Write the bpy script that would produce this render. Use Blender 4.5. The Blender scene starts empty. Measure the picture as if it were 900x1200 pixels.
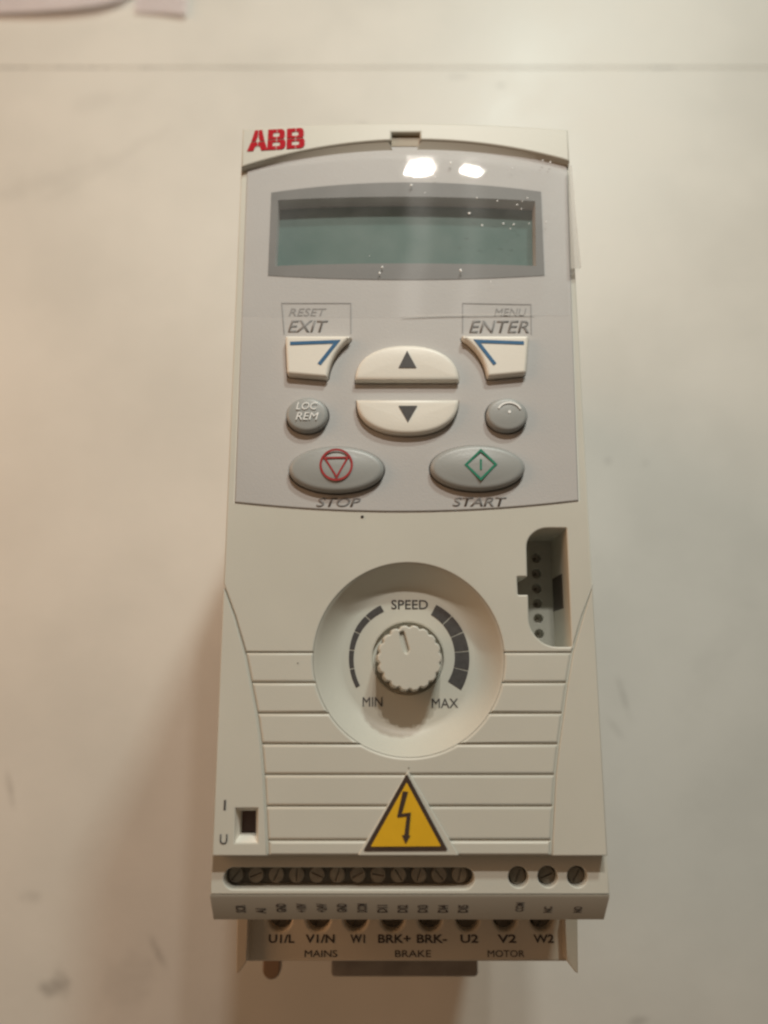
import bpy, bmesh, math, random
from mathutils import Vector, Matrix, noise
from mathutils.geometry import delaunay_2d_cdt
random.seed(7)
R = math.radians
MM = 0.001

# ------------------------------------------------------------------ camera
scene = bpy.context.scene
TILT = R(11.7)
FPX = 900.0                      # focal length in pixels of the 900x1200 photograph
H = 0.140                        # height of the front face above the table
CAMZ = 0.285
cd = bpy.data.cameras.new('camera'); cam = bpy.data.objects.new('camera', cd)
scene.collection.objects.link(cam); scene.camera = cam
cam.location = (0, 0, CAMZ); cam.rotation_euler = (TILT, 0, 0)
cd.sensor_fit = 'VERTICAL'; cd.sensor_height = 36; cd.lens = 27
cd.clip_start = 0.005; cd.clip_end = 50
cd.dof.use_dof = True; cd.dof.focus_distance = 0.148; cd.dof.aperture_fstop = 8.2

# ------------------------------------------------------------------ exposure, world
scene.render.engine = 'CYCLES'
scene.view_settings.view_transform = 'Standard'; scene.view_settings.look = 'None'
scene.view_settings.exposure = 0.05; scene.view_settings.gamma = 1
scene.cycles.filter_width = 2.4
scene.cycles.max_bounces = 10; scene.cycles.transparent_max_bounces = 12
world = bpy.data.worlds.new('World'); scene.world = world; world.use_nodes = True
bg = world.node_tree.nodes['Background']
bg.inputs['Color'].default_value = (1.0, 0.74, 0.52, 1); bg.inputs['Strength'].default_value = 0.115

def pix(px, py, z=H):
    """where the line of sight through a point of the photograph meets the height z"""
    x, v = (px - 450) / FPX, (600 - py) / FPX
    c, s = math.cos(TILT), math.sin(TILT)
    d = Vector((x, v * c + s, v * s - c))
    t = (z - CAMZ) / d.z
    return Vector((d.x * t, d.y * t, z))

# ------------------------------------------------------------------ lamps
def lamp(name, loc, target, sx, sy, power, col):
    l = bpy.data.lights.new(name, 'AREA'); l.shape = 'RECTANGLE'; l.size = sx; l.size_y = sy
    l.energy = power; l.color = col
    o = bpy.data.objects.new(name, l); scene.collection.objects.link(o)
    o.location = loc
    o.rotation_euler = (Vector(target) - Vector(loc)).to_track_quat('-Z', 'Y').to_euler()
    return o
def mirrored(px, py, dist):
    p = pix(px, py, H + .0015); d = p - Vector((0, 0, CAMZ)); d.z = -d.z
    return p + d.normalized() * dist
mid = (0.005, 0.02, 0.1)
lamp('ceiling_lamp', mirrored(480, 181, .38), mid, .016, .011, 0.60, (1.0, .95, .86))
lamp('ceiling_lamp', mirrored(545, 185, .38), mid, .011, .008, 0.31, (1.0, .95, .86))
lamp('window_light', (.195, .67, .57), mid, .06, .05, 2.3, (.90, 1.0, .92))
lamp('warm_fill_light', (-.55, .18, .36), (-.08, .02, 0), .42, .42, 1.25, (1.0, .53, .25))  # broad warm fill added from the left for the orange tone there

# ------------------------------------------------------------------ materials
def mat(name, col, rough=.5, spec=.5, bump=0.0, bscale=900, mottle=0.0, mscale=60, metal=0.0, emit=None):
    m = bpy.data.materials.new(name); m.use_nodes = True
    nt = m.node_tree; N = nt.nodes; L = nt.links
    b = N['Principled BSDF']
    b.inputs['Base Color'].default_value = (*col, 1)
    b.inputs['Roughness'].default_value = rough
    b.inputs['Specular IOR Level'].default_value = spec
    b.inputs['Metallic'].default_value = metal
    geo = N.new('ShaderNodeNewGeometry')
    if mottle:
        n = N.new('ShaderNodeTexNoise'); n.inputs['Scale'].default_value = mscale; n.inputs['Detail'].default_value = 6
        L.new(geo.outputs['Position'], n.inputs['Vector'])
        mr = N.new('ShaderNodeMapRange'); mr.inputs['From Min'].default_value = .3; mr.inputs['From Max'].default_value = .7
        mr.inputs['To Min'].default_value = 1 - mottle; mr.inputs['To Max'].default_value = 1 + mottle
        L.new(n.outputs['Fac'], mr.inputs['Value'])
        mx = N.new('ShaderNodeVectorMath'); mx.operation = 'SCALE'; mx.inputs[0].default_value = col
        L.new(mr.outputs['Result'], mx.inputs['Scale']); L.new(mx.outputs['Vector'], b.inputs['Base Color'])
        rr = N.new('ShaderNodeMapRange'); rr.inputs['To Min'].default_value = rough * .85; rr.inputs['To Max'].default_value = rough * 1.15
        L.new(n.outputs['Fac'], rr.inputs['Value']); L.new(rr.outputs['Result'], b.inputs['Roughness'])
    if bump:
        n2 = N.new('ShaderNodeTexNoise'); n2.inputs['Scale'].default_value = bscale; n2.inputs['Detail'].default_value = 3
        L.new(geo.outputs['Position'], n2.inputs['Vector'])
        bp = N.new('ShaderNodeBump'); bp.inputs['Strength'].default_value = bump; bp.inputs['Distance'].default_value = .0002
        L.new(n2.outputs['Fac'], bp.inputs['Height']); L.new(bp.outputs['Normal'], b.inputs['Normal'])
    return m
M_BODY = mat('offwhite_plastic', (.565, .553, .49), .42, .4, .10, 3500, .035, 45)
M_PANEL = mat('grey_membrane', (.47, .46, .45), .5, .3, .18, 2500, .03, 50)
M_FRAME = mat('display_frame_print', (.165, .165, .16), .5, .3, .05, 2000, .05, 60)
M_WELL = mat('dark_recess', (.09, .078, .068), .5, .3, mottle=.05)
M_LCD = mat('lcd_glass', (.078, .14, .125), .5, .2, mottle=.04, mscale=40)
M_WHITEBTN = mat('white_button', (.74, .71, .64), .38, .45, .1, 2500, .02, 80)
M_GREYBTN = mat('grey_button', (.32, .33, .32), .38, .45, .1, 2500, .03, 80)
M_INK = mat('dark_grey_ink', (.075, .07, .068), .5, .3, mottle=.12, mscale=1500)
M_LIGHTINK = mat('faint_grey_ink', (.25, .24, .235), .5, .3, mottle=.15, mscale=1500)
M_WHITEINK = mat('white_ink', (.85, .86, .85), .5, .3, mottle=.1, mscale=1500)
M_BLUE = mat('blue_ink', (.03, .12, .25), .45, .3, mottle=.1, mscale=1500)
M_RED = mat('red_ink', (.42, .006, .016), .6, .12, mottle=.1, mscale=1200)
M_REDOUT = mat('dull_red_ink', (.33, .03, .03), .5, .3, mottle=.1, mscale=1200)
M_GREEN = mat('green_ink', (.015, .20, .12), .5, .3, mottle=.1, mscale=1200)
M_YELLOW = mat('yellow_sticker', (.72, .42, .02), .35, .5, mottle=.05, mscale=200)
M_BLACK = mat('black_print', (.06, .04, .03), .4, .4, mottle=.1, mscale=500)
M_SLOT = mat('dark_terminal_plastic', (.20, .175, .14), .5, .4, .2, 1500, .15, 300)
M_SCREW = mat('dull_screw_metal', (.22, .19, .15), .6, .4, .3, 1500, .2, 500)
M_LOWER = mat('lower_plastic', (.64, .57, .47), .5, .4, .2, 2000, .05, 60)
M_CLIP = mat('dark_clip_metal', (.29, .25, .215), .5, .4, .2, 1500, .15, 200)
M_PAPER = mat('white_paper', (.86, .81, .82), .8, .2, .15, 700, .02, 30)
M_DIRT = mat('dark_dirt', (.05, .04, .035), .8, .2)

def film_material():
    m = bpy.data.materials.new('clear_film'); m.use_nodes = True
    nt = m.node_tree; N = nt.nodes; L = nt.links; N.clear()
    out = N.new('ShaderNodeOutputMaterial')
    tr = N.new('ShaderNodeBsdfTransparent'); tr.inputs['Color'].default_value = (1, 1, 1, 1)
    gl = N.new('ShaderNodeBsdfGlossy'); gl.inputs['Roughness'].default_value = .03
    haze = N.new('ShaderNodeBsdfGlossy'); haze.inputs['Roughness'].default_value = .30
    df = N.new('ShaderNodeBsdfDiffuse'); df.inputs['Color'].default_value = (.75, .75, .76, 1)
    fr = N.new('ShaderNodeFresnel'); fr.inputs['IOR'].default_value = 1.42
    geo = N.new('ShaderNodeNewGeometry')
    io = N.new('ShaderNodeMapRange'); io.inputs['To Min'].default_value = 1.42; io.inputs['To Max'].default_value = 1 / 1.42   # the same film from both sides
    L.new(geo.outputs['Backfacing'], io.inputs['Value']); L.new(io.outputs['Result'], fr.inputs['IOR'])
    n = N.new('ShaderNodeTexNoise'); n.inputs['Scale'].default_value = 130; n.inputs['Detail'].default_value = 6
    L.new(geo.outputs['Position'], n.inputs['Vector'])
    mr = N.new('ShaderNodeMapRange'); mr.inputs['From Min'].default_value = .35; mr.inputs['From Max'].default_value = .75
    mr.inputs['To Min'].default_value = .05; mr.inputs['To Max'].default_value = .11
    L.new(n.outputs['Fac'], mr.inputs['Value'])
    n2 = N.new('ShaderNodeTexNoise'); n2.inputs['Scale'].default_value = 240
    L.new(geo.outputs['Position'], n2.inputs['Vector'])
    bp = N.new('ShaderNodeBump'); bp.inputs['Strength'].default_value = .04; bp.inputs['Distance'].default_value = .0002
    L.new(n2.outputs['Fac'], bp.inputs['Height']); L.new(bp.outputs['Normal'], gl.inputs['Normal'])
    # level scratches draw a reflection out lengthwise
    haze.inputs['Roughness'].default_value = .30; haze.inputs['Anisotropy'].default_value = .93
    tg = N.new('ShaderNodeCombineXYZ'); tg.inputs[0].default_value = 1; tg.inputs[1].default_value = 0
    L.new(tg.outputs[0], haze.inputs['Tangent'])
    mh = N.new('ShaderNodeMixShader'); mh.inputs[0].default_value = .6
    L.new(gl.outputs[0], mh.inputs[1]); L.new(haze.outputs[0], mh.inputs[2])
    fs = N.new('ShaderNodeMath'); fs.operation = 'MULTIPLY'; fs.inputs[1].default_value = .6; L.new(fr.outputs[0], fs.inputs[0])
    m1 = N.new('ShaderNodeMixShader'); L.new(fs.outputs[0], m1.inputs[0]); L.new(tr.outputs[0], m1.inputs[1]); L.new(mh.outputs[0], m1.inputs[2])
    m2 = N.new('ShaderNodeMixShader'); L.new(mr.outputs['Result'], m2.inputs[0]); L.new(m1.outputs[0], m2.inputs[1]); L.new(df.outputs[0], m2.inputs[2])
    L.new(m2.outputs[0], out.inputs['Surface'])
    return m
M_FILM = film_material()
M_FILMTAB = bpy.data.materials.new('milky_film_edge'); M_FILMTAB.use_nodes = True
_n = M_FILMTAB.node_tree; _o = _n.nodes['Material Output']; _p = _n.nodes['Principled BSDF']
_p.inputs['Base Color'].default_value = (.62, .60, .56, 1); _p.inputs['Roughness'].default_value = .25
_t = _n.nodes.new('ShaderNodeBsdfTransparent'); _m = _n.nodes.new('ShaderNodeMixShader'); _m.inputs[0].default_value = .45
_n.links.new(_t.outputs[0], _m.inputs[1]); _n.links.new(_p.outputs[0], _m.inputs[2]); _n.links.new(_m.outputs[0], _o.inputs['Surface'])

def table_material():
    m = bpy.data.materials.new('painted_tabletop'); m.use_nodes = True
    nt = m.node_tree; N = nt.nodes; L = nt.links; b = N['Principled BSDF']
    geo = N.new('ShaderNodeNewGeometry')
    def math_(op, a, c=None):
        n = N.new('ShaderNodeMath'); n.operation = op
        for i, v in enumerate((a, c)):
            if v is None: continue
            if isinstance(v, (int, float)): n.inputs[i].default_value = v
            else: L.new(v, n.inputs[i])
        return n.outputs[0]
    def tex(scale, detail=5, rough=.55):
        n = N.new('ShaderNodeTexNoise'); n.inputs['Scale'].default_value = scale; n.inputs['Detail'].default_value = detail
        n.inputs['Roughness'].default_value = rough
        L.new(geo.outputs['Position'], n.inputs['Vector']); return n.outputs['Fac']
    def ramp(v, a, c, lo=0., hi=1.):
        n = N.new('ShaderNodeMapRange'); n.interpolation_type = 'SMOOTHSTEP'
        n.inputs['From Min'].default_value = a; n.inputs['From Max'].default_value = c
        n.inputs['To Min'].default_value = lo; n.inputs['To Max'].default_value = hi
        L.new(v, n.inputs['Value']); return n.outputs['Result']
    fine = tex(420, 4); smudge = tex(14, 6); warp = tex(90, 4)
    # smudges of their own place and shape: (px, py, half length mm, half width mm, angle, strength)
    marks = [(63, 1156, 6.5, 3.2, 10, .50), (72, 1152, 3, 5, 30, .3), (186, 1118, 7.5, 1.7, -58, .42), (150, 1150, 14, 8, 40, .12),
             (12, 925, 7, 1.0, -75, .28), (38, 1052, 4, 2.2, 0, .16), (586, 100, 3.0, 1.8, 0, .42), (538, 90, 6, 1.6, 0, .22),
             (712, 540, 1.5, 1.5, 0, .32), (757, 543, 1.4, 1.4, 0, .2), (731, 817, 8, .9, -75, .24), (722, 855, 6, .8, -55, .18),
             (424, 146, 3.6, 1.5, 0, .25), (60, 210, 30, 5, 20, .09), (130, 190, 34, 3, 35, .07), (835, 790, 30, 8, 60, .05),
             (745, 1197, 4, 1.2, 10, .3), (110, 120, 14, 5, 10, .07)]
    total = None
    sub = N.new('ShaderNodeSeparateXYZ')
    for px, py, a, w, ang, st in marks:
        p = pix(px, py, 0)
        mp = N.new('ShaderNodeMapping'); mp.vector_type = 'TEXTURE'
        mp.inputs['Location'].default_value = p; mp.inputs['Rotation'].default_value = (0, 0, R(ang))
        mp.inputs['Scale'].default_value = (a * MM, w * MM, 1)
        L.new(geo.outputs['Position'], mp.inputs['Vector'])
        ln = N.new('ShaderNodeVectorMath'); ln.operation = 'LENGTH'; L.new(mp.outputs[0], ln.inputs[0])
        d = math_('ADD', ln.outputs['Value'], math_('MULTIPLY', math_('SUBTRACT', warp, .5), 2.6))
        k = ramp(d, .25, 1.25, st, 0.)
        total = k if total is None else math_('MAXIMUM', total, k)
    grime = math_('MULTIPLY', total, ramp(fine, .3, .65, .55, 1.))
    clean = N.new('ShaderNodeMix'); clean.data_type = 'RGBA'
    clean.inputs['A'].default_value = (.66, .645, .60, 1); clean.inputs['B'].default_value = (.735, .715, .665, 1)
    L.new(ramp(smudge, .3, .7), clean.inputs['Factor'])
    mx = N.new('ShaderNodeMix'); mx.data_type = 'RGBA'; mx.inputs['B'].default_value = (.13, .115, .10, 1)
    L.new(clean.outputs['Result'], mx.inputs['A']); L.new(grime, mx.inputs['Factor'])
    L.new(mx.outputs['Result'], b.inputs['Base Color'])
    L.new(ramp(smudge, .3, .7, .36, .5), b.inputs['Roughness'])
    bp = N.new('ShaderNodeBump'); bp.inputs['Strength'].default_value = .2; bp.inputs['Distance'].default_value = .0004
    L.new(tex(260, 3), bp.inputs['Height']); L.new(bp.outputs['Normal'], b.inputs['Normal'])
    b.inputs['Specular IOR Level'].default_value = .45
    return m
M_TABLE = table_material()

# ------------------------------------------------------------------ mesh helpers
WORLD = {}
def link(name, me, material, parent=None, smooth=True, ang=35):
    """links a mesh given in world coordinates, its origin moved to its own middle"""
    if isinstance(me, bmesh.types.BMesh):
        bmesh.ops.recalc_face_normals(me, faces=me.faces)
        d = bpy.data.meshes.new(name); me.to_mesh(d); me.free(); me = d
    vs = [v.co for v in me.vertices]
    lo = Vector([min(v[i] for v in vs) for i in range(3)]); hi = Vector([max(v[i] for v in vs) for i in range(3)])
    c = (lo + hi) / 2
    me.transform(Matrix.Translation(-c))
    if smooth:
        me.shade_smooth(); me.set_sharp_from_angle(angle=R(ang))
        for p in me.polygons:
            if abs(p.normal.z) > .9998: p.use_smooth = False
    me.materials.append(material)
    o = bpy.data.objects.new(name, me); scene.collection.objects.link(o)
    if parent: o.parent = parent
    o.location = c - (WORLD[parent.name] if parent else Vector())
    WORLD[o.name] = c
    return o
def inset_dirs(loop):
    n = len(loop)
    area = sum(loop[i][0] * loop[(i + 1) % n][1] - loop[(i + 1) % n][0] * loop[i][1] for i in range(n))
    s = 1 if area > 0 else -1
    res = []
    for i in range(n):
        p0, p1, p2 = (Vector(loop[(i + k) % n][:2]) for k in (-1, 0, 1))
        a = (p1 - p0).normalized(); b = (p2 - p1).normalized()
        na = Vector((-a.y, a.x)) * s; nb = Vector((-b.y, b.x)) * s
        m = (na + nb)
        if m.length < 1e-6: m = na
        m.normalize(); m /= max(.5, m.dot(na))
        res.append(m)
    return res
def plate_bm(outer, holes, z0, z1, bev=.0, seg=3, bm=None, bottom=True, slope=None):
    bm = bm or bmesh.new()
    loops = [(outer, 1)] + [(h, -1) for h in holes]
    tops, bots = [], []
    for lp, sg in loops:
        dirs = inset_dirs(lp)
        prof = [(0, z0)]
        if bev:
            prof += [(bev * (1 - math.cos(t)), z1 - bev + bev * math.sin(t)) for t in [math.pi / 2 * k / seg for k in range(seg + 1)]]
        else: prof += [(0, z1)]
        rings = []
        for off, z in prof:
            rings.append([bm.verts.new((p[0] + d.x * off * sg, p[1] + d.y * off * sg, z)) for p, d in zip(lp, dirs)])
        for a, b in zip(rings, rings[1:]):
            for i in range(len(lp)):
                j = (i + 1) % len(lp)
                bm.faces.new((a[i], a[j], b[j], b[i]))
        tops.append(rings[-1]); bots.append(rings[0])
    for caps in ((tops, bots) if bottom else (tops,)):
        flat = [v for c in caps for v in c]; z = flat[0].co.z
        co = [Vector((v.co.x * 1000, v.co.y * 1000)) for v in flat]; ed = []; i0 = 0
        for c in caps:
            n = len(c); ed += [(i0 + i, i0 + (i + 1) % n) for i in range(n)]; i0 += n
        vo, _, fo, orig, _, _ = delaunay_2d_cdt(co, ed, [], 1, 1e-7)
        vm = []
        for v2, og in zip(vo, orig):
            vm.append(flat[og[0]] if og else bm.verts.new((v2.x / 1000, v2.y / 1000, z)))
        for t in fo:
            cx = sum(vo[i].x for i in t) / 3; cy = sum(vo[i].y for i in t) / 3; inside = False
            for p, q in ed:
                A_, B_ = co[p], co[q]
                if (A_.y > cy) != (B_.y > cy) and cx < (B_.x - A_.x) * (cy - A_.y) / (B_.y - A_.y) + A_.x: inside = not inside
            if inside and len({vm[i] for i in t}) == 3:
                try: bm.faces.new([vm[i] for i in t])
                except ValueError: pass
    return bm
def plate(name, outer, holes, z0, z1, bev, material, parent, **k):
    return link(name, plate_bm(outer, holes, z0, z1, bev, **k), material, parent)
def pp(pts, z=H): return [tuple(pix(x, y, z)[:2]) for x, y in pts]
def circle(c, r, n=48, ry=None, a0=0, a1=360):
    ry = ry or r
    full = abs(a1 - a0) >= 360
    return [(c[0] + r * math.cos(R(a0 + (a1 - a0) * k / (n if full else n - 1))), c[1] + ry * math.sin(R(a0 + (a1 - a0) * k / (n if full else n - 1)))) for k in range(n)]
def rounded(pts, r, n=5):
    """polygon with its corners rounded; r one radius or one per corner"""
    out = []; m = len(pts)
    for i in range(m):
        p0, p1, p2 = (Vector(pts[(i + k) % m][:2]) for k in (-1, 0, 1))
        rr = r[i] if isinstance(r, (list, tuple)) else r
        if rr <= 0: out.append(tuple(p1)); continue
        a = (p0 - p1); b = (p2 - p1); t = min(rr, a.length * .49, b.length * .49)
        s, e = p1 + a.normalized() * t, p1 + b.normalized() * t
        for k in range(n + 1):
            u = k / n
            q = s * (1 - u) ** 2 + p1 * 2 * u * (1 - u) + e * u * u
            out.append(tuple(q))
    return out
def arc3(a, b, c, n):
    """points on the circle through three points"""
    (ax, ay), (bx, by), (cx, cy) = a, b, c
    d = 2 * (ax * (by - cy) + bx * (cy - ay) + cx * (ay - by))
    ux = ((ax*ax+ay*ay)*(by-cy)+(bx*bx+by*by)*(cy-ay)+(cx*cx+cy*cy)*(ay-by))/d
    uy = ((ax*ax+ay*ay)*(cx-bx)+(bx*bx+by*by)*(ax-cx)+(cx*cx+cy*cy)*(bx-ax))/d
    r = math.hypot(ax-ux, ay-uy)
    t0 = math.atan2(ay-uy, ax-ux); t1 = math.atan2(cy-uy, cx-ux)
    if t1 - t0 > math.pi: t1 -= 2*math.pi
    if t0 - t1 > math.pi: t1 += 2*math.pi
    return [(ux + r*math.cos(t0+(t1-t0)*k/n), uy + r*math.sin(t0+(t1-t0)*k/n)) for k in range(n+1)]
def dome_bm(outline, z0, z1, edge, crown, seg=6):
    """button: straight side, rounded shoulder of width edge, gently crowned top"""
    n = len(outline); c = Vector((sum(p[0] for p in outline) / n, sum(p[1] for p in outline) / n))
    dirs = inset_dirs(outline); bm = bmesh.new(); rings = []
    rings.append([bm.verts.new((p[0], p[1], z0)) for p in outline])
    last = None
    for k in range(seg + 1):
        t = math.pi / 2 * k / seg
        last = [(p[0] + d.x * edge * (1 - math.cos(t)), p[1] + d.y * edge * (1 - math.cos(t))) for p, d in zip(outline, dirs)]
        z = z1 - edge * .8 + edge * .8 * math.sin(t)
        rings.append([bm.verts.new((x, y, z)) for x, y in last])
    for s in (.8, .6, .4, .2):
        rings.append([bm.verts.new((c.x + (x - c.x) * s, c.y + (y - c.y) * s, z1 + crown * (1 - s * s))) for x, y in last])
    for a, b in zip(rings, rings[1:]):
        for i in range(n): bm.faces.new((a[i], a[(i + 1) % n], b[(i + 1) % n], b[i]))
    bm.faces.new(rings[-1])
    return bm
def ribbon_bm(pts, w, z, th=.00006, closed=False, bm=None):
    bm = bm or bmesh.new()
    n = len(pts); L_, R_ = [], []
    for i, p in enumerate(pts):
        p = Vector(p[:2])
        a = (p - Vector(pts[i - 1][:2])).normalized() if (i or closed) else None
        b = (Vector(pts[(i + 1) % n][:2]) - p).normalized() if (i < n - 1 or closed) else None
        if a is None: a = b
        if b is None: b = a
        na, nb = Vector((-a.y, a.x)), Vector((-b.y, b.x))
        m = (na + nb).normalized(); m /= max(.35, m.dot(na))
        ww = w[i] if isinstance(w, (list, tuple)) else w
        L_.append(tuple(p + m * ww / 2)); R_.append(tuple(p - m * ww / 2))
    if closed: return plate_bm(L_ if abs_area(L_) > abs_area(R_) else R_, [R_ if abs_area(L_) > abs_area(R_) else L_], z, z + th, 0, bm=bm)
    return plate_bm(L_ + R_[::-1], [], z, z + th, 0, bm=bm)
def abs_area(l): return abs(sum(l[i][0]*l[(i+1)%len(l)][1]-l[(i+1)%len(l)][0]*l[i][1] for i in range(len(l))))
def ribbon(name, pts, w, z, material, parent, **k): return link(name, ribbon_bm(pts, w, z, **k), material, parent, smooth=False)
def box_bm(lo, hi, bm=None): return plate_bm([(lo[0], lo[1]), (hi[0], lo[1]), (hi[0], hi[1]), (lo[0], hi[1])], [], lo[2], hi[2], 0, bm=bm)
def lathe_bm(c, prof, n=96, bm=None):
    bm = bm or bmesh.new(); rings = []
    for r, z in prof:
        if r < 1e-7: rings.append([bm.verts.new((c[0], c[1], z))] * n)
        else: rings.append([bm.verts.new((c[0] + r * math.cos(2*math.pi*k/n), c[1] + r * math.sin(2*math.pi*k/n), z)) for k in range(n)])
    for a, b in zip(rings, rings[1:]):
        for i in range(n):
            vs = []
            for v in (a[i], a[(i+1) % n], b[(i+1) % n], b[i]):
                if v not in vs: vs.append(v)
            if len(vs) > 2: bm.faces.new(vs)
    return bm
def text(name, s, px, py, hpx, z, material, parent, shear=0., wide=1., bold=0., rot=0., wpx=None, follow=None, tiltx=0., blank=False):
    """lettering centred on a point of the photograph; hpx = cap height, wpx = width there"""
    cu = bpy.data.curves.new(name, 'FONT'); cu.body = s; cu.size = 1; cu.shear = shear; cu.offset = bold
    cu.align_x = 'CENTER'; cu.resolution_u = 3
    o = bpy.data.objects.new(name, cu); scene.collection.objects.link(o)
    dg = bpy.context.evaluated_depsgraph_get(); dg.update()
    me = bpy.data.meshes.new_from_object(o.evaluated_get(dg))
    bpy.data.objects.remove(o); bpy.data.curves.remove(cu)
    xs = [v.co.x for v in me.vertices]; ys = [v.co.y for v in me.vertices]
    cx, cy = (min(xs) + max(xs)) / 2, (min(ys) + max(ys)) / 2
    c = pix(px, py, z)
    vert = (pix(px, py - hpx / 2, z) - pix(px, py + hpx / 2, z)).length
    hor = (pix(px + .5, py, z) - pix(px - .5, py, z)).length
    sy = vert / (max(ys) - min(ys)); sx = (wpx * hor / (max(xs) - min(xs))) if wpx else sy * wide
    if rot: # quarter-turned lettering: width runs up the picture
        sx, sy = vert / (max(xs) - min(xs)), (wpx * hor) / (max(ys) - min(ys))
    mtx = Matrix.Translation(c) @ (follow or Matrix()) @ Matrix.Rotation(R(tiltx), 4, 'X') @ Matrix.Rotation(R(rot), 4, 'Z') @ Matrix.Diagonal((sx, sy, 1, 1)) @ Matrix.Translation((-cx, -cy, 0))
    me.transform(mtx)
    bm = bmesh.new(); bm.from_mesh(me)
    ex = bmesh.ops.extrude_face_region(bm, geom=bm.faces[:])
    bmesh.ops.translate(bm, verts=[v for v in ex['geom'] if isinstance(v, bmesh.types.BMVert)], vec=(0, 0, .00005))
    bpy.data.meshes.remove(me)
    return link(name, bm, material, parent, smooth=False)

# ------------------------------------------------------------------ the table
def structure(o): o['kind'] = 'structure'; return o
seam_y = pix(450, 79, 0).y
T = bpy.data.objects.new('tabletop', None); scene.collection.objects.link(T)
T.location = (0, 0, 0); WORLD[T.name] = Vector(); T['kind'] = 'structure'
def wavy(x): return .00035 * noise.noise(Vector((x * 40, 3.1, 0))) + .0002 * noise.noise(Vector((x * 170, 9.1, 0)))
xs = [-.6 + 1.2 * k / 400 for k in range(401)]
near = [(x, seam_y - .00012 - abs(wavy(x)) * .5 - .012 * x * x * 0) for x in xs]
link('board', plate_bm([(.6, -.45), (-.6, -.45)][::-1] + near[::-1], [], -.018, 0, .0003), M_TABLE, T)
far = [(x, seam_y + .0001 + abs(wavy(x + 5)) * .4) for x in xs]
link('board', plate_bm(far + [(.6, .6), (-.6, .6)], [], -.018, 0, .0002), M_TABLE, T)
# crumbs of dirt caught in the joint
bm = bmesh.new()
for k in range(70):
    px = random.choice([random.uniform(-10, 30), random.uniform(60, 125), random.uniform(165, 190), random.uniform(0, 900), random.uniform(770, 790)])
    p = pix(px, 79, 0)
    bmesh.ops.create_icosphere(bm, subdivisions=1, radius=random.uniform(.0004, .0008), matrix=Matrix.Translation((p.x, seam_y - .0002, -.0003)) @ Matrix.Diagonal((2.2, .7, .5, 1)))
g = link('joint_grime', bm, M_DIRT, T); g['kind'] = 'stuff'
link('joint_backing', box_bm((-.6, seam_y - .01, -.03), (.6, seam_y + .01, -.0182)), mat('dark_joint', (.12, .10, .08), .8), T, smooth=False)

# ------------------------------------------------------------------ loose papers
def paper(edge, label, z_of):
    """sheet given by its near edge in the photograph, running on beyond the frame"""
    nU, nV = 40, 14
    bm = bmesh.new(); g = []
    for i in range(nU + 1):
        u = i / nU * (len(edge) - 1); k = min(int(u), len(edge) - 2); f = u - k
        px = edge[k][0] * (1 - f) + edge[k + 1][0] * f; py = edge[k][1] * (1 - f) + edge[k + 1][1] * f
        row = []
        for j in range(nV + 1):
            v = j / nV
            z = z_of(i / nU, v)
            p = pix(px, py, z_of(i / nU, 0)); row.append(bm.verts.new((p.x, p.y + v * .09, z)))
        g.append(row)
    for i in range(nU):
        for j in range(nV): bm.faces.new((g[i][j], g[i + 1][j], g[i + 1][j + 1], g[i][j + 1]))
    bmesh.ops.solidify(bm, geom=bm.faces[:], thickness=.00012)
    o = link('paper_sheet', bm, M_PAPER)
    o['label'] = label; o['category'] = 'paper'; o['group'] = 'loose papers at the back of the table'
    return o
paper([(-140, 20), (-60, 17), (0, 15), (40, 13), (80, 10), (115, 6), (140, 0), (156, -9), (168, -22)], 'large white paper sheet with a curled rounded edge behind the drive',
      lambda u, v: .0014 + .0022 * math.exp(-((u - .55) / .35) ** 2) * (1 - v) ** 2)
paper([(158, 14), (190, 15), (218, 17)], 'small white paper slip with a straight edge beside the larger curled sheet',
      lambda u, v: .0009 + .0012 * (1 - v) * u)

# ------------------------------------------------------------------ the drive
root = bpy.data.objects.new('motor_drive', None); scene.collection.objects.link(root)
root.location = (pix(480, 600).x, pix(480, 600).y, 0); WORLD[root.name] = root.location.copy()
root['label'] = 'off-white motor speed drive with display, keypad and round knob, face up on table'
root['category'] = 'motor drive'

XL = (pix(285, 155).x + pix(270, 480).x + pix(248, 1003).x) / 3
XR = (pix(667, 155).x + pix(685, 560).x + pix(713, 1003).x) / 3
YT = pix(476, 146).y; YB = pix(480, 1003).y
B = H - .0005                                  # level of the shell under the raised mouldings

CZ = H + .0015
def cap_edge():
    return arc3((XR - .0003, pix(667, 152, CZ).y), (pix(476, 144, CZ).x, pix(476, 144, CZ).y), (XL + .0003, pix(285, 151, CZ).y), 24)
def top_edge(inset=.0006):   # gently domed top of the face, right to left
    return arc3((XR - inset, pix(667, 152).y - inset), (pix(476, 143).x, pix(476, 143).y - inset), (XL + inset, pix(285, 151).y - inset), 24)

# panel outline
panel_bottom = arc3(pp([(275, 589)])[0], pp([(478, 600)])[0], pp([(678, 587)])[0], 24)
panel_top = arc3(pp([(664, 186)])[0], pp([(476, 163)])[0], pp([(290, 192)])[0], 24)
panel_out = rounded(panel_bottom + [pp([(678, 587)])[0]][:0] + panel_top, 0)
def grow(loop, d):
    return [(p[0] - v.x * d, p[1] - v.y * d) for p, v in zip(loop, inset_dirs(loop))]
panel_hole = grow(panel_out, -.0001)

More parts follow.
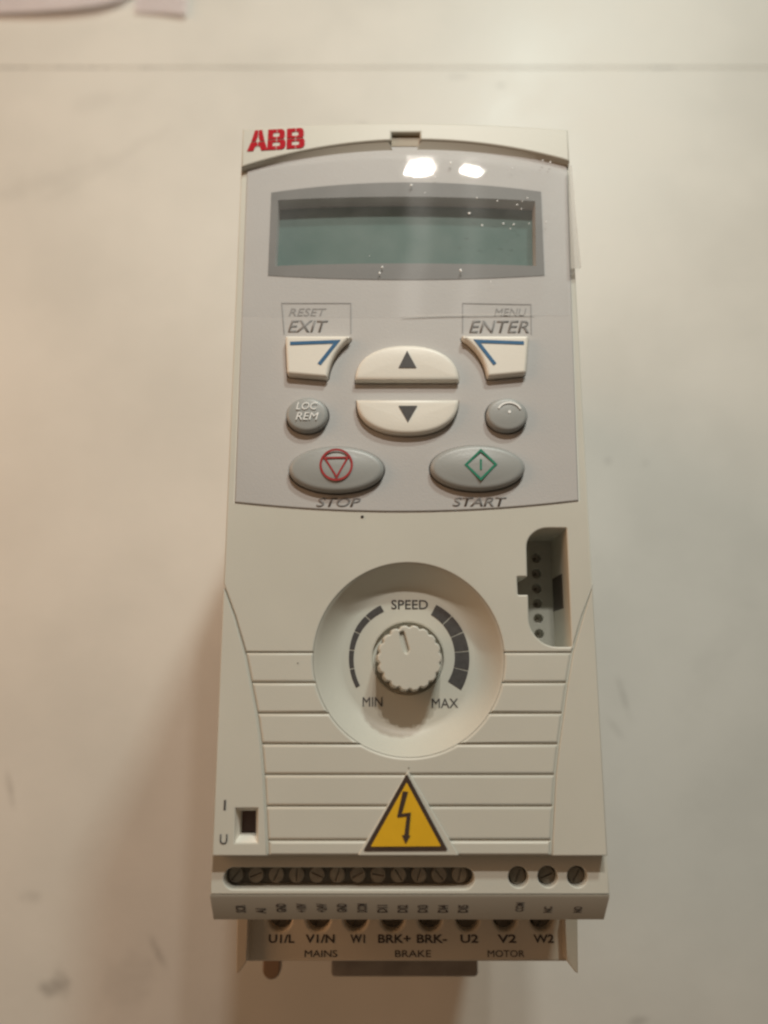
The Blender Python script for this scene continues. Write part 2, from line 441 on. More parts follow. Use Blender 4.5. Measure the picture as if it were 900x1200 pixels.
DC = pix(479, 771); DC = (DC.x, DC.y); DR = .5 * (pix(590, 771).x - pix(368, 771).x)
port_px = [(664, 619), (670, 758), (640, 758), (620, 738), (619, 697), (607, 697), (606, 676), (618, 676), (617, 632), (632, 619)]
port = rounded(pp(port_px), [.0003, .0003, .0022, .0022, .0002, .0003, .0003, .0002, .0026, .0026], 5)
switch = pp([(276, 947), (302, 947), (302, 988), (275, 988)])
shell_holes = [panel_hole, circle(DC, DR + .0002, 96), port, switch]

shell_outer = [(XL, YB), (XR, YB)] + top_edge()
plate('front_shell', shell_outer, shell_holes, H - .016, B, .0003, M_BODY, root)
# housing behind the face, down to the table
hb = plate_bm(rounded([(XL + .0006, YB + .002), (XR - .0006, YB + .002), (XR - .0006, YT - .003), (XL + .0006, YT - .003)], .0015), [], .0, H - .0162, .001)
housing = link('housing', hb, M_BODY, root)
for k in range(9):   # cooling slits in both flanks
    for sx in (XL + .0004, XR - .0004):
        y = YB + .03 + k * .009
        plate('cooling_slit', rounded([(sx - .0004, y), (sx + .0004, y), (sx + .0004, y + .0035), (sx - .0004, y + .0035)], .0002), [], .03, H - .035, 0, M_WELL, housing)

# groove lines either side of the ribs
gl = [(262, 684), (275, 722), (287, 764), (294, 800), (301, 836), (306, 872), (309, 908), (311, 945), (313, 985), (314, 1003)]
gr = [(697, 684), (683, 722), (671, 764), (665, 800), (660, 836), (655, 872), (651, 908), (649, 945), (647, 985), (646, 1003)]
GW = .00016
def edge_x(tab, py):
    for (x0, y0), (x1, y1) in zip(tab, tab[1:]):
        if y0 <= py <= y1: return x0 + (x1 - x0) * (py - y0) / (y1 - y0)
glm = pp(gl); grm = pp(gr)
# middle cover plate (round the control panel, above the ribs)
y764 = glm[2][1]
a0 = math.degrees(math.asin((y764 - DC[1]) / (DR + .0003)))
arc_over = circle(DC, DR + .00015, 60, a0=180 - a0, a1=a0)
ear = XL
cover = [(XL, glm[0][1])] + [(x + GW, y) for x, y in glm[:3]] + arc_over + [(x - GW, y) for x, y in grm[:3]][::-1] + [(XR, grm[0][1])]
cover[1] = (XL + .0001, glm[0][1] - .0002)
capY = pp([(285, 196)])[0][1]
cov_outer = cover + [(XR, pp([(667, 190)])[0][1])] + [(p[0], p[1] - .0001) for p in arc3((XR, pp([(667, 186)])[0][1]), pp([(476, 161)])[0], (XL, pp([(285, 193)])[0][1]), 16)]
plate('cover_plate', cov_outer, [panel_hole, port], B - .0001, H, .0003, M_BODY, root)
# side cheeks outside the groove lines
lc = [(XL, YB), ] + [(x - GW, y) for x, y in glm[::-1]][:-1] + [(XL + .0001, glm[0][1] - .0008), (XL, glm[0][1] - .0012)]
plate('side_cheek', lc, [switch], B - .0001, H, .00022, M_BODY, root)
rc = [(XR, YB), (XR, grm[0][1] - .0012), (XR - .0001, grm[0][1] - .0008)] + [(x + GW, y) for x, y in grm[1:]]
plate('side_cheek', rc, [], B - .0001, H, .00022, M_BODY, root)

# front ribs
rows = [764, 800, 836, 872, 908, 945, 985, 1003]
GAP = .00016
def circ_x(y, side):
    t = (DR + .00015) ** 2 - (y - DC[1]) ** 2
    return DC[0] + side * math.sqrt(t) if t > 0 else None
def line_x(tab, y, s):
    for (x0, y0), (x1, y1) in zip(tab, tab[1:]):
        if y1 <= y <= y0 or y0 <= y <= y1: return x0 + (x1 - x0) * (y - y0) / (y1 - y0) + s * GW
    return tab[-1][0] + s * GW
for k in range(7):
    yt = pix(480, rows[k]).y - (GAP / 2 if k else GAP * .9); yb = pix(480, rows[k + 1]).y + (GAP / 2 if k < 6 else 0)
    N_ = 10
    ysl = [yt + (yb - yt) * i / N_ for i in range(N_ + 1)]
    dish_low = DC[1] - DR - .00015
    if yb > dish_low:            # the dish cuts the row in two
        for s, tab in ((-1, glm), (1, grm)):
            outer = [(line_x(tab, y, -s), y) for y in ysl]; inner = [(circ_x(y, s), y) for y in ysl]
            plate('rib', (outer + inner[::-1]) if s < 0 else (inner + outer[::-1]), [], B - .0001, H, .00048, M_BODY, root)
    elif yt > dish_low:          # the dish only bites into its upper edge
        th = math.degrees(math.acos((DC[1] - yt) / (DR + .00015)))
        bite = circle(DC, DR + .00015, 24, a0=270 - th, a1=270 + th)
        plate('rib', [(line_x(glm, y, 1), y) for y in ysl[::-1]] + bite + [(line_x(grm, y, -1), y) for y in ysl], [], B - .0001, H, .00048, M_BODY, root)
    else:
        plate('rib', [(line_x(glm, y, 1), y) for y in ysl[::-1]] + [(line_x(grm, y, -1), y) for y in ysl], [], B - .0001, H, .00048, M_BODY, root)

# top cap with its curved lower edge and latch notch
ct = arc3((XL + .0003, pp([(285, 196)], CZ)[0][1]), pp([(476, 164)], CZ)[0], (XR - .0003, pp([(667, 189)], CZ)[0][1]), 40)
nx0, nx1, ny = pp([(459, 155)], CZ)[0][0], pp([(492, 155)], CZ)[0][0], pp([(470, 155)], CZ)[0][1]
low = [p for p in ct if p[0] < nx0] + [(nx0, pp([(459, 164)], CZ)[0][1]), (nx0, ny), (nx1, ny), (nx1, pp([(492, 164)], CZ)[0][1])] + [p for p in ct if p[0] > nx1]
cap = plate('top_cap', low + cap_edge(), [], B, CZ, .0004, M_BODY, root)
plate('latch', [(nx0 - .0002, ny - .0026), (nx1 + .0002, ny - .0026), (nx1 + .0002, ny + .0002), (nx0 - .0002, ny + .0002)], [], H, H + .0004, .0001, mat('tan_latch', (.27, .21, .13), .5), cap)
lipb = arc3((XL + .0003, pp([(285, 203)])[0][1]), pp([(476, 179)])[0], (XR - .0003, pp([(667, 197)])[0][1]), 60)
lipt = arc3((XL + .0003, pp([(285, 196)], CZ)[0][1]), pp([(476, 164)], CZ)[0], (XR - .0003, pp([(667, 189)], CZ)[0][1]), 60)
bm = bmesh.new(); cols = []
for (ax, ay), (bx, by) in zip(lipt, lipb):
    cut = nx0 < ax < nx1
    prof_ = [(ay + .0004, H), (ay + .0003, CZ - .0006), (ay - .0001, CZ - .00035), (by + .0002, H + .00012), (by, H)]
    if cut: prof_ = [(by + .0002, H), (by + .0002, H + .00005), (by + .00018, H + .0001), (by + .0001, H + .0001), (by, H)]
    cols.append([bm.verts.new((ax, y, z)) for y, z in prof_])
for A_, B_ in zip(cols, cols[1:]):
    for i in range(4): bm.faces.new((A_[i], A_[i + 1], B_[i + 1], B_[i]))
bm.faces.new(cols[0]); bm.faces.new(cols[-1])
link('cap_lip', bm, M_BODY, cap, ang=60)

# red maker's logo: three block letters cut by a fine cross
def quad(u, v, z):
    c00, c10, c11, c01 = (290, 177.5), (358, 173.5), (358, 150), (292, 153.5)
    x = (c00[0]*(1-u)+c10[0]*u)*(1-v) + (c01[0]*(1-u)+c11[0]*u)*v
    y = (c00[1]*(1-u)+c10[1]*u)*(1-v) + (c01[1]*(1-u)+c11[1]*u)*v
    return tuple(pix(x, y, z)[:2])
g = .016
letters = {
 'A': [[(-.02, 0), (.30, 0), (.385, .22), (.5 - g, .22), (.5 - g, .42), (.14, .42)], [(.16, .47), (.40, .47), (.455, .62), (.5 - g, .76), (.5 - g, 1), (.31, 1)],
       [(.70, 0), (1.02, 0), (.86, .42), (.5 + g, .42), (.5 + g, .22), (.615, .22)], [(.60, .47), (.84, .47), (.69, 1), (.5 + g, 1), (.5 + g, .76), (.545, .62)]],
 'B': [[(.02, 0), (.5 - g, 0), (.5 - g, .17), (.30, .17), (.30, .36), (.5 - g, .36), (.5 - g, .47), (.02, .47)],
       [(.02, .52), (.5 - g, .52), (.5 - g, .63), (.30, .63), (.30, .83), (.5 - g, .83), (.5 - g, 1), (.02, 1)],
       [(.5 + g, 0), (.80, 0), (.93, .06), (.98, .16), (.98, .36), (.92, .47), (.5 + g, .47), (.5 + g, .36), (.66, .36), (.70, .27), (.66, .17), (.5 + g, .17)],
       [(.5 + g, .52), (.88, .52), (.93, .62), (.93, .84), (.87, .95), (.76, 1), (.5 + g, 1), (.5 + g, .83), (.62, .83), (.66, .73), (.62, .63), (.5 + g, .63)]]}
zc = CZ + .00002
for i, ch in enumerate('ABB'):
    bm = bmesh.new()
    for poly in letters[ch]:
        plate_bm([quad((i + .0 + u * (.98 if i else 1.02)) / 3 - (0 if not i else .0), v, zc) for u, v in poly], [], zc, zc + .00012, 0, bm=bm)
    link('logo_letter', bm, M_RED, cap, smooth=False)

# ---- control panel: plate with openings for the display and the keys
PZ = H + .0003
KZ = H + .0021
ellip = {}
def ell(cx, cy, rx, ry, n=48, z=KZ):
    c = pix(cx, cy, z); return circle((c.x, c.y), rx * (pix(cx + .5, cy, z) - pix(cx - .5, cy, z)).x, n, ry=abs(ry * (pix(cx, cy - .5, z).y - pix(cx, cy + .5, z).y)))
def half(cx, yflat, ytip, rx, up, n=28):
    c = pix(cx, yflat, KZ); r = rx * (pix(cx + .5, yflat, KZ).x - pix(cx - .5, yflat, KZ).x); h = abs(pix(cx, ytip, KZ).y - c.y)
    ks = [math.pi * k / n for k in range(n + 1)]
    e = [(c.x + r * math.copysign(abs(math.cos(t)) ** .92, math.cos(t)), c.y + (1 if up else -1) * h * math.sin(t) ** .86) for t in ks]
    return e if up else e[::-1]
exit_out = rounded(pp([(334, 393), (411, 393)], KZ) + arc3(pp([(410, 396)], KZ)[0], pp([(391, 418)], KZ)[0], pp([(384, 440)], KZ)[0], 10) + pp([(383, 442), (336, 438)], KZ), [.0005, .0003] + [0]*11 + [.0004, .0006], 3)
enter_out = rounded(pp([(541, 393), (620, 393), (617, 437), (573, 441)], KZ) + arc3(pp([(571, 439)], KZ)[0], pp([(563, 416)], KZ)[0], pp([(543, 396)], KZ)[0], 10), [.0003, .0005, .0006, .0004] + [0]*11, 3)
up_out = half(477, 445, 404, 61, True); dn_out = half(477.5, 468, 508, 60, False)
loc_out = ell(359.5, 485, 24.5, 20); dir_out = ell(594.5, 485, 24, 19.5)
stop_out = ell(394, 549, 56, 27, 64); start_out = ell(560, 547, 55.5, 26.5, 64)
keys = [exit_out, enter_out, up_out, dn_out, loc_out, dir_out, stop_out, start_out]
# display opening
fr_t = arc3(pp([(634, 225)], PZ)[0], pp([(476, 214)], PZ)[0], pp([(318, 226)], PZ)[0], 16)
fr_b = arc3(pp([(314, 323)], PZ)[0], pp([(476, 328)], PZ)[0], pp([(638, 323)], PZ)[0], 16)
frame_out = fr_b + fr_t
open_t = arc3(pp([(627, 236)], PZ)[0], pp([(476, 231)], PZ)[0], pp([(326, 235)], PZ)[0], 12)
open_b = arc3(pp([(322, 312)], PZ)[0], pp([(476, 309)], PZ)[0], pp([(628, 312)], PZ)[0], 12)
open_out = open_b + open_t
panel = plate('control_panel', panel_out, [open_out] + [grow(k, .00014) for k in keys], H - .0045, PZ, .00028, M_PANEL, root)
fb = plate_bm(frame_out, [open_out], PZ + .00002, PZ + .00012, 0)
dframe = link('display_frame', fb, M_FRAME, root, smooth=False)
wb = plate_bm(grow(open_out, .0006), [grow(open_out, .00003)], H - .0035, PZ - .0003, 0)
link('display_surround', wb, M_WELL, dframe, smooth=False)
lx = [p[0] for p in open_out]; ly = [p[1] for p in open_out]
link('lcd_screen', box_bm((min(lx) - .001, min(ly) - .001, H - .0036), (max(lx) + .001, max(ly) + .001, H - .0029)), M_LCD, dframe, smooth=False)
# tray closing the keypad from below
plate('keypad_tray', grow(panel_out, -.0006), [], H - .0056, H - .0046, 0, M_WELL, root)

BT = H + .0021
def key(name, out, m, crown, edge, label=None):
    o = link(name, dome_bm(out, H - .004, BT, edge, crown), m, root, ang=50)
    if label: o['label'] = label
    return o
TOPI = BT + .00004
k_exit = plate('exit_button', exit_out, [], H - .004, BT, .0006, M_WHITEBTN, root, seg=6)
k_enter = plate('enter_button', enter_out, [], H - .004, BT, .0006, M_WHITEBTN, root, seg=6)
k_up = key('up_button', up_out, M_WHITEBTN, .0001, .0008)
k_dn = key('down_button', dn_out, M_WHITEBTN, .0001, .0008)
k_loc = key('local_remote_button', loc_out, M_GREYBTN, .0002, .0008)
k_dir = key('direction_button', dir_out, M_GREYBTN, .0002, .0008)
k_stop = key('stop_button', stop_out, M_GREYBTN, .0004, .0011)
k_start = key('start_button', start_out, M_GREYBTN, .0004, .0011)
ribbon('key_mark', pp([(340, 402.5), (395, 400.5), (374, 427)], BT), .00072, TOPI, M_BLUE, k_exit)
ribbon('key_mark', pp([(614, 402), (559, 400), (580, 427)], BT), .00072, TOPI, M_BLUE, k_enter)
def poly(name, pts, z, material, parent, th=.00006): return link(name, plate_bm(pp(pts, z), [], z, z + th, 0), material, parent, smooth=False)
poly('up_arrow', [(467, 431), (488, 431), (477, 411)], TOPI + .0001, M_INK, k_up)
poly('down_arrow', [(467, 475.5), (489, 475.5), (478, 495)], TOPI + .0001, M_INK, k_dn)
text('key_lettering', 'LOC', 359.5, 475.5, 8.5, TOPI + .00028, M_WHITEINK, k_loc, shear=.25, wpx=25)
text('key_lettering', 'REM', 360, 487.5, 8.5, TOPI + .00028, M_WHITEINK, k_loc, shear=.25, wpx=27)
cdn = pix(597, 484, BT)
mmx = (pix(595, 485, BT) - pix(594, 485, BT)).length
ribbon('direction_arc', circle((cdn.x, cdn.y), 14 * mmx, 18, ry=12.5 * mmx, a0=22, a1=155), .00034, TOPI + .0002, M_WHITEINK, k_dir)
link('direction_dot', plate_bm(circle((cdn.x, cdn.y + 1*mmx), .0003, 12), [], TOPI + .0002, TOPI + .00026), M_WHITEINK, k_dir, smooth=False)
sc_ = pix(394, 544.5, BT + .0004); zs = BT + .00042
ribbon('stop_symbol_ring', circle((sc_.x, sc_.y), 18 * mmx, 40), .00042, zs, M_REDOUT, k_stop, closed=True)
ribbon('stop_symbol_triangle', pp([(380.5, 536.5), (407.5, 536), (394.5, 559)], zs), .00036, zs, M_REDOUT, k_stop, closed=True)
ribbon('start_symbol_diamond', pp([(546, 544.5), (563.5, 527.5), (581, 544), (563.5, 561.5)], zs), .00042, zs, M_GREEN, k_start, closed=True)
ribbon('start_symbol_bar', pp([(563.5, 538), (563.5, 550.5)], zs), .00036, zs, M_GREEN, k_start)

# printed legends on the panel
ZP = PZ + .00003
ribbon('legend_box', pp([(333, 392), (330, 355.5), (411, 355.5), (411, 391)], ZP), .00018, ZP, M_LIGHTINK, panel)
ribbon('legend_box', pp([(542, 391), (542, 355.5), (622, 357), (622.5, 392)], ZP), .00018, ZP, M_LIGHTINK, panel)
text('legend', 'RESET', 360.5, 366, 9, ZP, M_LIGHTINK, panel, shear=.25, wpx=44)
text('legend', 'EXIT', 361, 382.5, 14, ZP, M_LIGHTINK, panel, shear=.25, wpx=47, bold=.012)
text('legend', 'MENU', 598, 366, 9, ZP, M_LIGHTINK, panel, shear=.25, wpx=38)
text('legend', 'ENTER', 584.5, 383, 14.5, ZP, M_LIGHTINK, panel, shear=.25, wpx=70, bold=.012)
text('legend', 'STOP', 396.5, 588.5, 11, ZP, M_LIGHTINK, panel, shear=.25, wpx=52, bold=.018)
text('legend', 'START', 562, 588, 11, ZP, M_LIGHTINK, panel, shear=.25, wpx=64, bold=.018)

# ---- protective film
bm = bmesh.new(); NU, NV = 60, 44; g = []
def lerp_tab(tab, t):
    for (a, va), (b, vb) in zip(tab, tab[1:]):
        if a <= t <= b: return va + (vb - va) * (t - a) / (b - a)
    return tab[-1][1]
for j in range(NV + 1):
    v = j / NV; row = []
    for i in range(NU + 1):
        u = i / NU
        ytop = 181 + 21 * (2 * u - 1) ** 2 - (4 if u > .5 else 0) * (2*u-1)
        ybot = 371 + 1.5 * math.sin(u * 5)
        py = ytop + (ybot - ytop) * v
        xr = lerp_tab([(0, 664), (.3, 671), (.66, 680), (.70, 680), (.72, 668), (1, 667)], v)
        xl = 290 + (283 - 290) * v
        px = xl + (xr - xl) * u
        lift = .00025 + .0008 * u + .00012 * noise.noise(Vector((u * 3, v * 3, 2)))
        lift *= 1 - .8 * max(0, (v - .5) / .5) ** 2
        z = PZ + lift
        row.append(bm.verts.new(pix(px, py, z)))
    g.append(row)
for j in range(NV):
    for i in range(NU): bm.faces.new((g[j][i], g[j][i + 1], g[j + 1][i + 1], g[j + 1][i]))
film = link('protective_film', bm, M_FILM, root, ang=80)
if sum(p.normal.z for p in film.data.polygons) < 0: film.data.flip_normals()
film['label'] = 'clear protective film still stuck over the display'
ed = ribbon('film_fold', pp([(470, 371.5), (490, 370.5), (520, 369.5), (560, 369), (600, 368.5), (627, 369)], PZ + .0003), [.00003, .0001, .00013, .0001, .00013, .00004], PZ + .0003, mat('painted_fold_highlight', (.62, .60, .57), .25), film)  # pale strip: the highlight along the fold is put into its colour
link('film_side_flap', plate_bm(pp([(666, 192), (670, 194), (674, 245), (681, 314), (669, 315), (667, 250)], PZ + .0014), [], PZ + .00138, PZ + .00145), M_FILMTAB, film, smooth=False)
bm = bmesh.new()
for x, y, r in [(482, 217, 2.6), (528, 191, 2.6), (510, 207, 1.4), (550, 250, 2.4), (583, 235.5, 1.5), (565, 264, 1.9), (590, 262, 1.8), (602, 263, 2.4), (540, 317, 3.), (448, 313, 2.2), (445, 320, 2.2),
                (481, 189, 1.5), (570, 199, 1.3), (600, 197, 1.5), (606, 240, 1.8), (612, 236, 1.4), (559, 232, 1.4), (598, 268, 1.2), (620, 262, 1.4), (618, 232, 1.6), (636, 188, 1.8), (645, 190, 1.6), (498, 226, 1.0), (433, 300, .9), (611, 245, 1.3), (640, 260, 1.5), (575, 330, 1.)]:
    p = pix(x, y, PZ + .0003 + .0008 * (x - 287) / 380 + .0001); r *= mmx
    bmesh.ops.create_icosphere(bm, subdivisions=2, radius=r * .75, matrix=Matrix.Translation(p) @ Matrix.Rotation(random.uniform(0, 3), 4, 'Z') @ Matrix.Diagonal((1, random.uniform(.5, .9), .35, 1)))
bub = link('air_bubbles', bm, mat('painted_bubble_glint', (.85, .86, .85), .3, .8), film); bub['kind'] = 'stuff'  # near-white colour paints in the sparkle of the bubbles

# ---- speed dial
FL = H - .0050
prof = [(DR + .0002, B - .0012), (DR + .00018, H - .0006), (DR + .0001, H - .00022), (DR - .0000, H - .0003)]
for k in range(13):
    t = k / 12; r = DR - .0001 - (DR - .0001 - .0128) * t
    prof.append((r, H - .0004 - .0046 * (1 - (1 - t) ** 1.8)))
prof += [(.0120, FL), (.0072, FL), (.0069, FL - .0001), (.0068, FL - .0012), (.0, FL - .0012)]
dish = link('dial_dish', lathe_bm(DC, prof, 128), M_BODY, root, ang=60)
zt = FL + .00003
text('dial_lettering', 'SPEED', 480, 708.5, 11, zt, M_INK, dish, wpx=43, bold=.008)
text('dial_lettering', 'MIN', 436.5, 822.5, 11, zt, M_INK, dish, wpx=23)
text('dial_lettering', 'MAX', 521.5, 824, 11, zt, M_INK, dish, wpx=31)
def segs(cpx, cpy, table, n):
    """curved scale split in n segments; table gives angle, inner, outer radius in photo px"""
    c = pix(cpx, cpy, zt); s = (pix(cpx + 1, cpy, zt) - pix(cpx, cpy, zt)).length
    a_s, a_e = table[0][0], table[-1][0]
    for k in range(n):
        pts_i, pts_o = [], []
        gap = 1.0 / 1
        for q in range(7):
            a = a_s + (a_e - a_s) * (k + q / 6) / n
            sg = 1 if a_e > a_s else -1
            if q == 0 and k: a += .55 * sg
            if q == 6 and k < n - 1: a -= .55 * sg
            ri = np_interp(a, [(t[0], t[1]) for t in table]); ro = np_interp(a, [(t[0], t[2]) for t in table])
            pts_i.append((c.x + ri * s * math.cos(R(a)), c.y + ri * s * math.sin(R(a)))); pts_o.append((c.x + ro * s * math.cos(R(a)), c.y + ro * s * math.sin(R(a))))
        link('scale_segment', plate_bm(pts_i + pts_o[::-1], [], zt, zt + .00006), M_INK, dish, smooth=False)
def np_interp(a, tab):
    tab = sorted(tab)
    for (x0, y0), (x1, y1) in zip(tab, tab[1:]):
        if x0 <= a <= x1: return y0 + (y1 - y0) * (a - x0) / (x1 - x0)
    return tab[-1][1] if a > tab[-1][0] else tab[0][1]
segs(480, 769, [(120, 60, 68.5), (150, 63.5, 71), (180, 65.5, 71), (210, 67, 72)], 5)
segs(480, 769, [(62, 54.5, 68), (30, 53.5, 69), (0, 53, 70), (-33, 53, 71)], 5)
# knob
KC = pix(480, 771, H + .001); KC = (KC.x, KC.y); NK = 180
def scal(r, dep=.00022, n=18): return [(KC[0] + (r - dep * (0.5 - 0.5*math.cos(n * 2*math.pi*k/NK)) ** 3) * math.cos(2*math.pi*k/NK), KC[1] + (r - dep * (0.5 - 0.5*math.cos(n * 2*math.pi*k/NK)) ** 3) * math.sin(2*math.pi*k/NK)) for k in range(NK)]
KT = H + .0016
slot = rounded([(x, y) for x, y in pp([(468, 741.5), (473, 739.5), (479.5, 762), (477, 766), (474, 764)], KT)], .0002, 2)
knob = plate('speed_knob', scal(.00592, .00038), [slot], H + .0009, KT, .00028, M_BODY, root)
bm = bmesh.new(); rings = [[bm.verts.new((x, y, z)) for x, y in scal(r, .0005)] for r, z in ((.0063, FL - .002), (.0063, FL + .0004), (.00595, H + .00088))]
for a, b in zip(rings, rings[1:]):
    for i in range(NK): bm.faces.new((a[i], a[(i+1) % NK], b[(i+1) % NK], b[i]))
bm.faces.new(rings[-1]); bm.faces.new(rings[0])
link('knob_skirt', bm, M_BODY, knob, ang=40)

# ---- connector port
pf = H - .0145
pholes = [ (628, 654), (628.5, 672), (629, 689.5), (630, 707), (631, 725), (632, 743) ]
def hole_circ(px, py, r, z, n=20): c = pix(px, py, z); return circle((c.x, c.y), r, n)
sl_px = [(648, 675), (659, 675), (661, 712), (657, 715), (650, 717)]
floor_out = grow(port, .001)
pfl = plate('port_floor', floor_out, [hole_circ(x, y, .00098, pf) for x, y in pholes] + [pp(sl_px, pf)], pf - .003, pf, .00012, mat('port_plastic', (.44, .445, .40), .45, .4, .2, 2000, .05, 80), root)
link('port_bottom', plate_bm(floor_out, [], pf - .0042, pf - .0032), M_WELL, pfl, smooth=False)
for x, y in pholes:
    c = pix(x, y, pf)
    link('contact_pin', plate_bm(circle((c.x, c.y), .00032, 10), [], pf - .0031, pf - .0012, .0001), M_SCREW, pfl)

xw = pp(port_px[:2]); 
def wallx(y): (x0_, y0_), (x1_, y1_) = xw; return x0_ + (x1_ - x0_) * (y - y0_) / (y1_ - y0_)
ya, yb2 = pix(655, 676, H - .010).y, pix(655, 715, H - .010).y
bm = plate_bm([(wallx(yb2) - .00012, yb2), (wallx(yb2) + .0004, yb2), (wallx(ya) + .0004, ya), (wallx(ya) - .00012, ya)], [], H - .0138, H - .0052, 0)
link('contact_slot', bm, M_WELL, pfl, smooth=False)

# ---- jumper switch window with I and U
bm = bmesh.new()
o1 = pp([(276, 947), (302, 947), (302, 988), (275, 988)], H - .0003); i1 = pp([(281, 950), (300, 950), (300, 979), (280.5, 979)], H - .0022)
ra = [bm.verts.new((x, y, H - .0003)) for x, y in grow(o1, .00003)]; rb = [bm.verts.new((x, y, H - .0022)) for x, y in i1]; rd = [bm.verts.new((x, y, H - .006)) for x, y in i1]
for a, b in ((ra, rb), (rb, rd)):
    for i in range(4): bm.faces.new((a[i], a[(i+1) % 4], b[(i+1) % 4], b[i]))
sw = link('switch_window', bm, M_WHITEBTN, root, smooth=False)
link('jumper_switch', plate_bm(rounded(grow(i1, .0002), .0002, 2), [], H - .006, H - .0048, .0001), mat('maroon_switch', (.10, .055, .045), .5), sw)
text('lettering', 'I', 263.5, 943.5, 12, H + .00003, M_INK, root, wpx=2.6)
text('lettering', 'U', 262, 983.5, 12, H + .00003, M_INK, root, wpx=9, bold=.012)

# ---- warning triangle on its moulded pad
pad = plate('warning_pad', rounded(pp([(478, 903), (538, 1002.5), (419, 1002.5)]), .0004), [], B, H + .00025, .0002, M_BODY, root)
zt = H + .0003
tri = rounded(pp([(476.5, 906), (425.5, 997), (525, 996.5)]), .0005)
stk = plate('warning_sticker', tri, [], zt, zt + .00008, 0, M_BLACK, pad)
inner = rounded(pp([(476.5, 916.5), (434.5, 991.5), (516.5, 991)]), .0002)
link('yellow_field', plate_bm(inner, [], zt + .0001, zt + .00014), M_YELLOW, stk, smooth=False)
bm = bmesh.new(); zb = zt + .00018
for pl in ([(472, 927), (478.3, 928), (471.5, 952), (466, 958), (465.5, 956)], [(466, 958), (467, 954), (481.5, 952), (480.5, 956)], [(481.5, 952), (479, 981), (473.5, 981), (476.5, 956)], [(471, 978.5), (481, 979), (475.5, 989)]):
    plate_bm(pp(pl, zb), [], zb, zb + .00005, 0, bm=bm); zb += .000012
link('lightning_bolt', bm, M_BLACK, stk, smooth=False)

# ---- control terminal strip
SZ = H - .003
y0 = pix(480, 1003, H).y + .0006; y1 = pix(480, 1048, SZ).y
SX0, SX1 = pix(246, 1050, SZ).x, pix(714.5, 1050, SZ).x
def slot_px(x0, x1, yc, r):
    a = pix(x0 + r, yc, SZ); b = pix(x1 - r, yc, SZ); s = r * (pix(400, yc, SZ).x - pix(399, yc, SZ).x)
    return circle((a.x, a.y), s, 12, a0=90, a1=270) + circle((b.x, b.y), s, 12, a0=-90, a1=90)
strip_slot = slot_px(262, 556, 1029.5, 12)
relay = [(607.5, 1028), (642, 1027.5), (676.5, 1027.5)]
relh = [hole_circ(x, y, 10.8 * mmx * 1.0, SZ, 24) for x, y in relay]
strip = plate('terminal_strip', [(SX0, y1), (SX1, y1), (SX1, y0), (SX0, y0)], [strip_slot] + relh, SZ - .004, SZ, .0002, M_BODY, root)
link('slot_floor', box_bm((SX0 + .001, y1 + .0008, SZ - .0055), (SX1 - .001, y0, SZ - .0041)), M_SLOT, strip, smooth=False)
lx0 = [pix(273 + 24.3 * k * 1.0, 1029.5, SZ) for k in range(12)]
def screw(c, z, r, parent, name='terminal_screw'):
    ang = random.uniform(0, math.pi); n = 24
    sl = [(c[0] + x * math.cos(ang) - y * math.sin(ang), c[1] + x * math.sin(ang) + y * math.cos(ang)) for x, y in ((-r*.75, -r*.07), (r*.75, -r*.07), (r*.75, r*.07), (-r*.75, r*.07))]
    bm = plate_bm(circle(c, r, n), [sl], z - .0012, z, r * .12)
    plate_bm(circle(c, r * .95, 16), [], z - .0014, z - .00035, 0, bm=bm)
    return link(name, bm, M_SCREW, parent)
M_STRIPCELL = mat('terminal_cell', (.14, .125, .10), .5, .4, .2, 1500, .1, 300)
for p in lx0:
    screw((p.x, p.y), SZ - .0026, .0014, strip)
for x, y in relay:
    p = pix(x, y, SZ - .001); screw((p.x, p.y), SZ - .0020, .0015, strip)
# sloping lip with turned lettering
zE = H - .0072; yE = pix(480, 1077.5, zE).y; yb_ = y1
sec = [(yb_ - .0001, SZ - .0001), (yb_ - .0006, SZ - .0003), (yE, zE), (yE + .0002, zE - .0005), (yE + .002, zE - .003), (yb_ + .0005, zE - .004)]
bm = bmesh.new()
A_ = [bm.verts.new((SX0, y, z)) for y, z in sec]; B_ = [bm.verts.new((pix(711, 1070, H-.005).x, y, z)) for y, z in sec]
SX1b = pix(711, 1070, H - .005).x
for v in B_[:2]: v.co.x = SX1
for i in range(len(sec)): bm.faces.new((A_[i], A_[(i+1) % len(sec)], B_[(i+1) % len(sec)], B_[i]))
bm.faces.new(A_); bm.faces.new(B_)
lip = link('terminal_lip', bm, M_BODY, root, ang=25)
slope = math.degrees(math.atan2(sec[1][1] - zE, sec[1][0] - yE))
def lip_text(s, px, py, h, w):
    # find the point of the slope seen at (px, py)
    z = zE
    for _ in range(30):
        p = pix(px, py, z); z = zE + (p.y - yE) * math.tan(R(slope))
    me_h = h
    text('terminal_lettering', s, px, py, me_h, z + .00004, M_LIPINK, lip, rot=90, wpx=w, tiltx=slope, bold=.03)
M_LIPINK = mat('terminal_ink', (.08, .065, .055), .6, .2, mottle=.2, mscale=1500)
for k, s in enumerate(['SCR', 'AI', 'GND', '+10V', '+24V', 'GND', 'DCOM', 'DI1', 'DI2', 'DI3', 'DI4', 'DI5']):
    h = {2: 10, 3: 15, 4: 17}[len(s)]
    if s == 'GND': h = 17
    x = 282 + 23.7 * k
    lip_text(s, x, 1073 - h / 2 - .5, h, 12)
for x, s, h in ((609, 'COM', 18), (642, 'NC', 12), (677, 'NO', 12)): lip_text(s, x, 1072 - h / 2, h, 10)

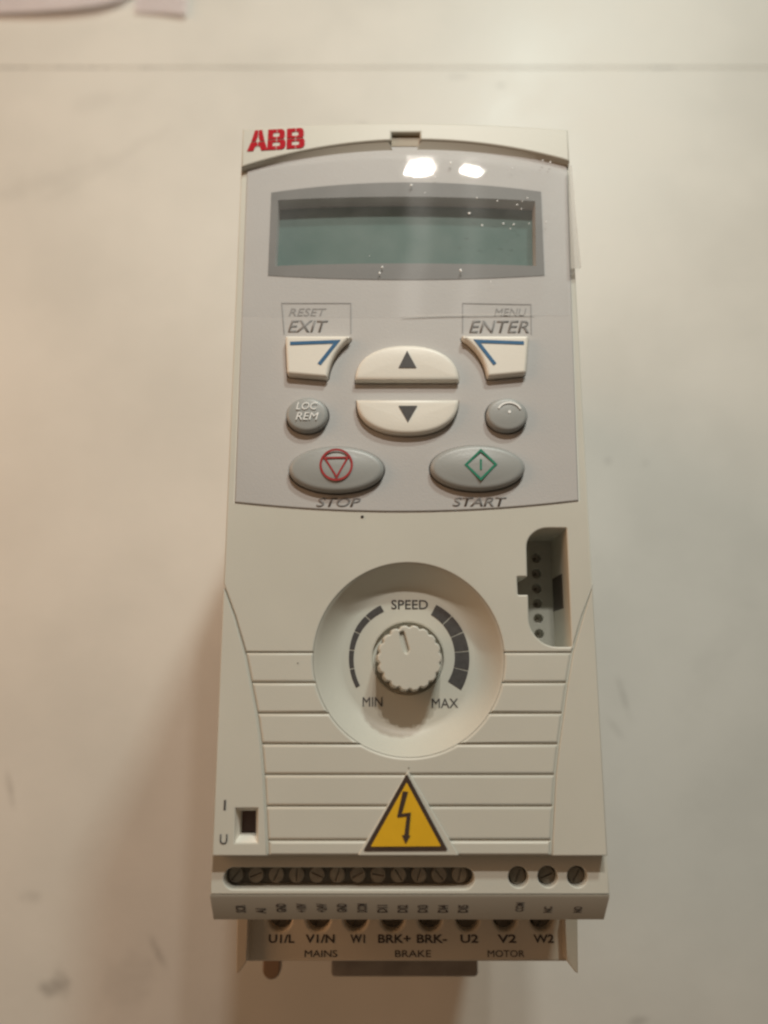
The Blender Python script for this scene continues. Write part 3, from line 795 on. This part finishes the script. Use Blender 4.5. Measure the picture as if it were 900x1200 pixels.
# ---- power terminal block, lower down
LZ = H - .025
bx0, bx1 = pix(279, 1100, LZ).x, pix(669, 1100, LZ).x
by0 = pix(480, 1127, LZ).y; by1 = YB + .004
phs = [(328, 'U1/L', 30), (373, 'V1/N', 34), (417, 'W1', 17), (460, 'BRK+', 38), (504, 'BRK-', 35), (548, 'U2', 21), (592, 'V2', 22), (635, 'W2', 24)]
blk = plate('power_terminal_block', [(bx0, by0), (bx1, by0), (bx1, by1), (bx0, by1)], [hole_circ(x, 1077, .0024, LZ, 24) for x, _, _ in phs], LZ - .006, LZ, .0005, M_LOWER, root)
link('block_floor', box_bm((bx0 + .001, by0 + .001, LZ - .0085), (bx1 - .001, by1, LZ - .0062)), M_WELL, blk, smooth=False)
for x, s, w in phs:
    p = pix(x, 1077, LZ - .003); screw((p.x, p.y), LZ - .003, .0021, blk)
    text('terminal_lettering', s, x + 2, 1100, 10, LZ + .00004, M_LIPINK, blk, wpx=w, bold=.02 if 'M' not in s else 0)
for s, x, w in (('MAINS', 376, 38), ('BRAKE', 484, 42), ('MOTOR', 593, 43)):
    text('terminal_lettering', s, x, 1117.5, 8, LZ + .00004, M_LIPINK, blk, wpx=w, bold=0)
lowb = plate_bm(rounded([(bx0 + .0004, by0 + .001), (bx1 - .0004, by0 + .001), (bx1 - .0004, YB + .01), (bx0 + .0004, YB + .01)], .001), [], 0, LZ - .0087, .0005)
link('lower_housing', lowb, M_LOWER, root)
fz = H - .022
plate('end_fin', pp([(662, 1070), (677, 1070), (677.5, 1141), (674, 1139), (664, 1126)], fz)[::-1], [], fz - .018, fz, .0002, M_LOWER, root)
plate('end_fin', pp([(278, 1070), (291, 1070), (289, 1127), (281, 1139), (277, 1141)], fz)[::-1], [], fz - .018, fz, .0002, M_LOWER, root)
cz = H - .045
c0, c1 = pix(388, 1145, cz), pix(560, 1130, cz)
clip = plate('retaining_clip', rounded([(c0.x, c0.y), (c1.x, c0.y), (c1.x, by0 + .004), (c0.x, by0 + .004)], [.001, .001, 0, 0]), [], cz - .003, cz, .0004, M_CLIP, root)
bp_ = pix(318, 1137, cz)
boss = plate('fixing_lug', [(bp_.x - .002, by0 + .004), (bp_.x - .002, bp_.y)] + circle((bp_.x, bp_.y), .0020, 10, a0=190, a1=350) + [(bp_.x + .002, bp_.y), (bp_.x + .002, by0 + .004)], [], cz - .003, cz, .0004, mat('brown_lug', (.26, .17, .11), .6), root)

# ---- specks of dirt on the face
for x, y, r in ((424.5, 605.5, 2.2), (349, 777, .8), (479, 900, .8)):
    bm = bmesh.new(); p = pix(x, y, H + .0001)
    bmesh.ops.create_icosphere(bm, subdivisions=1, radius=r * mmx, matrix=Matrix.Translation(p) @ Matrix.Diagonal((1, .8, .3, 1)))
    link('dirt_speck', bm, M_DIRT, root)
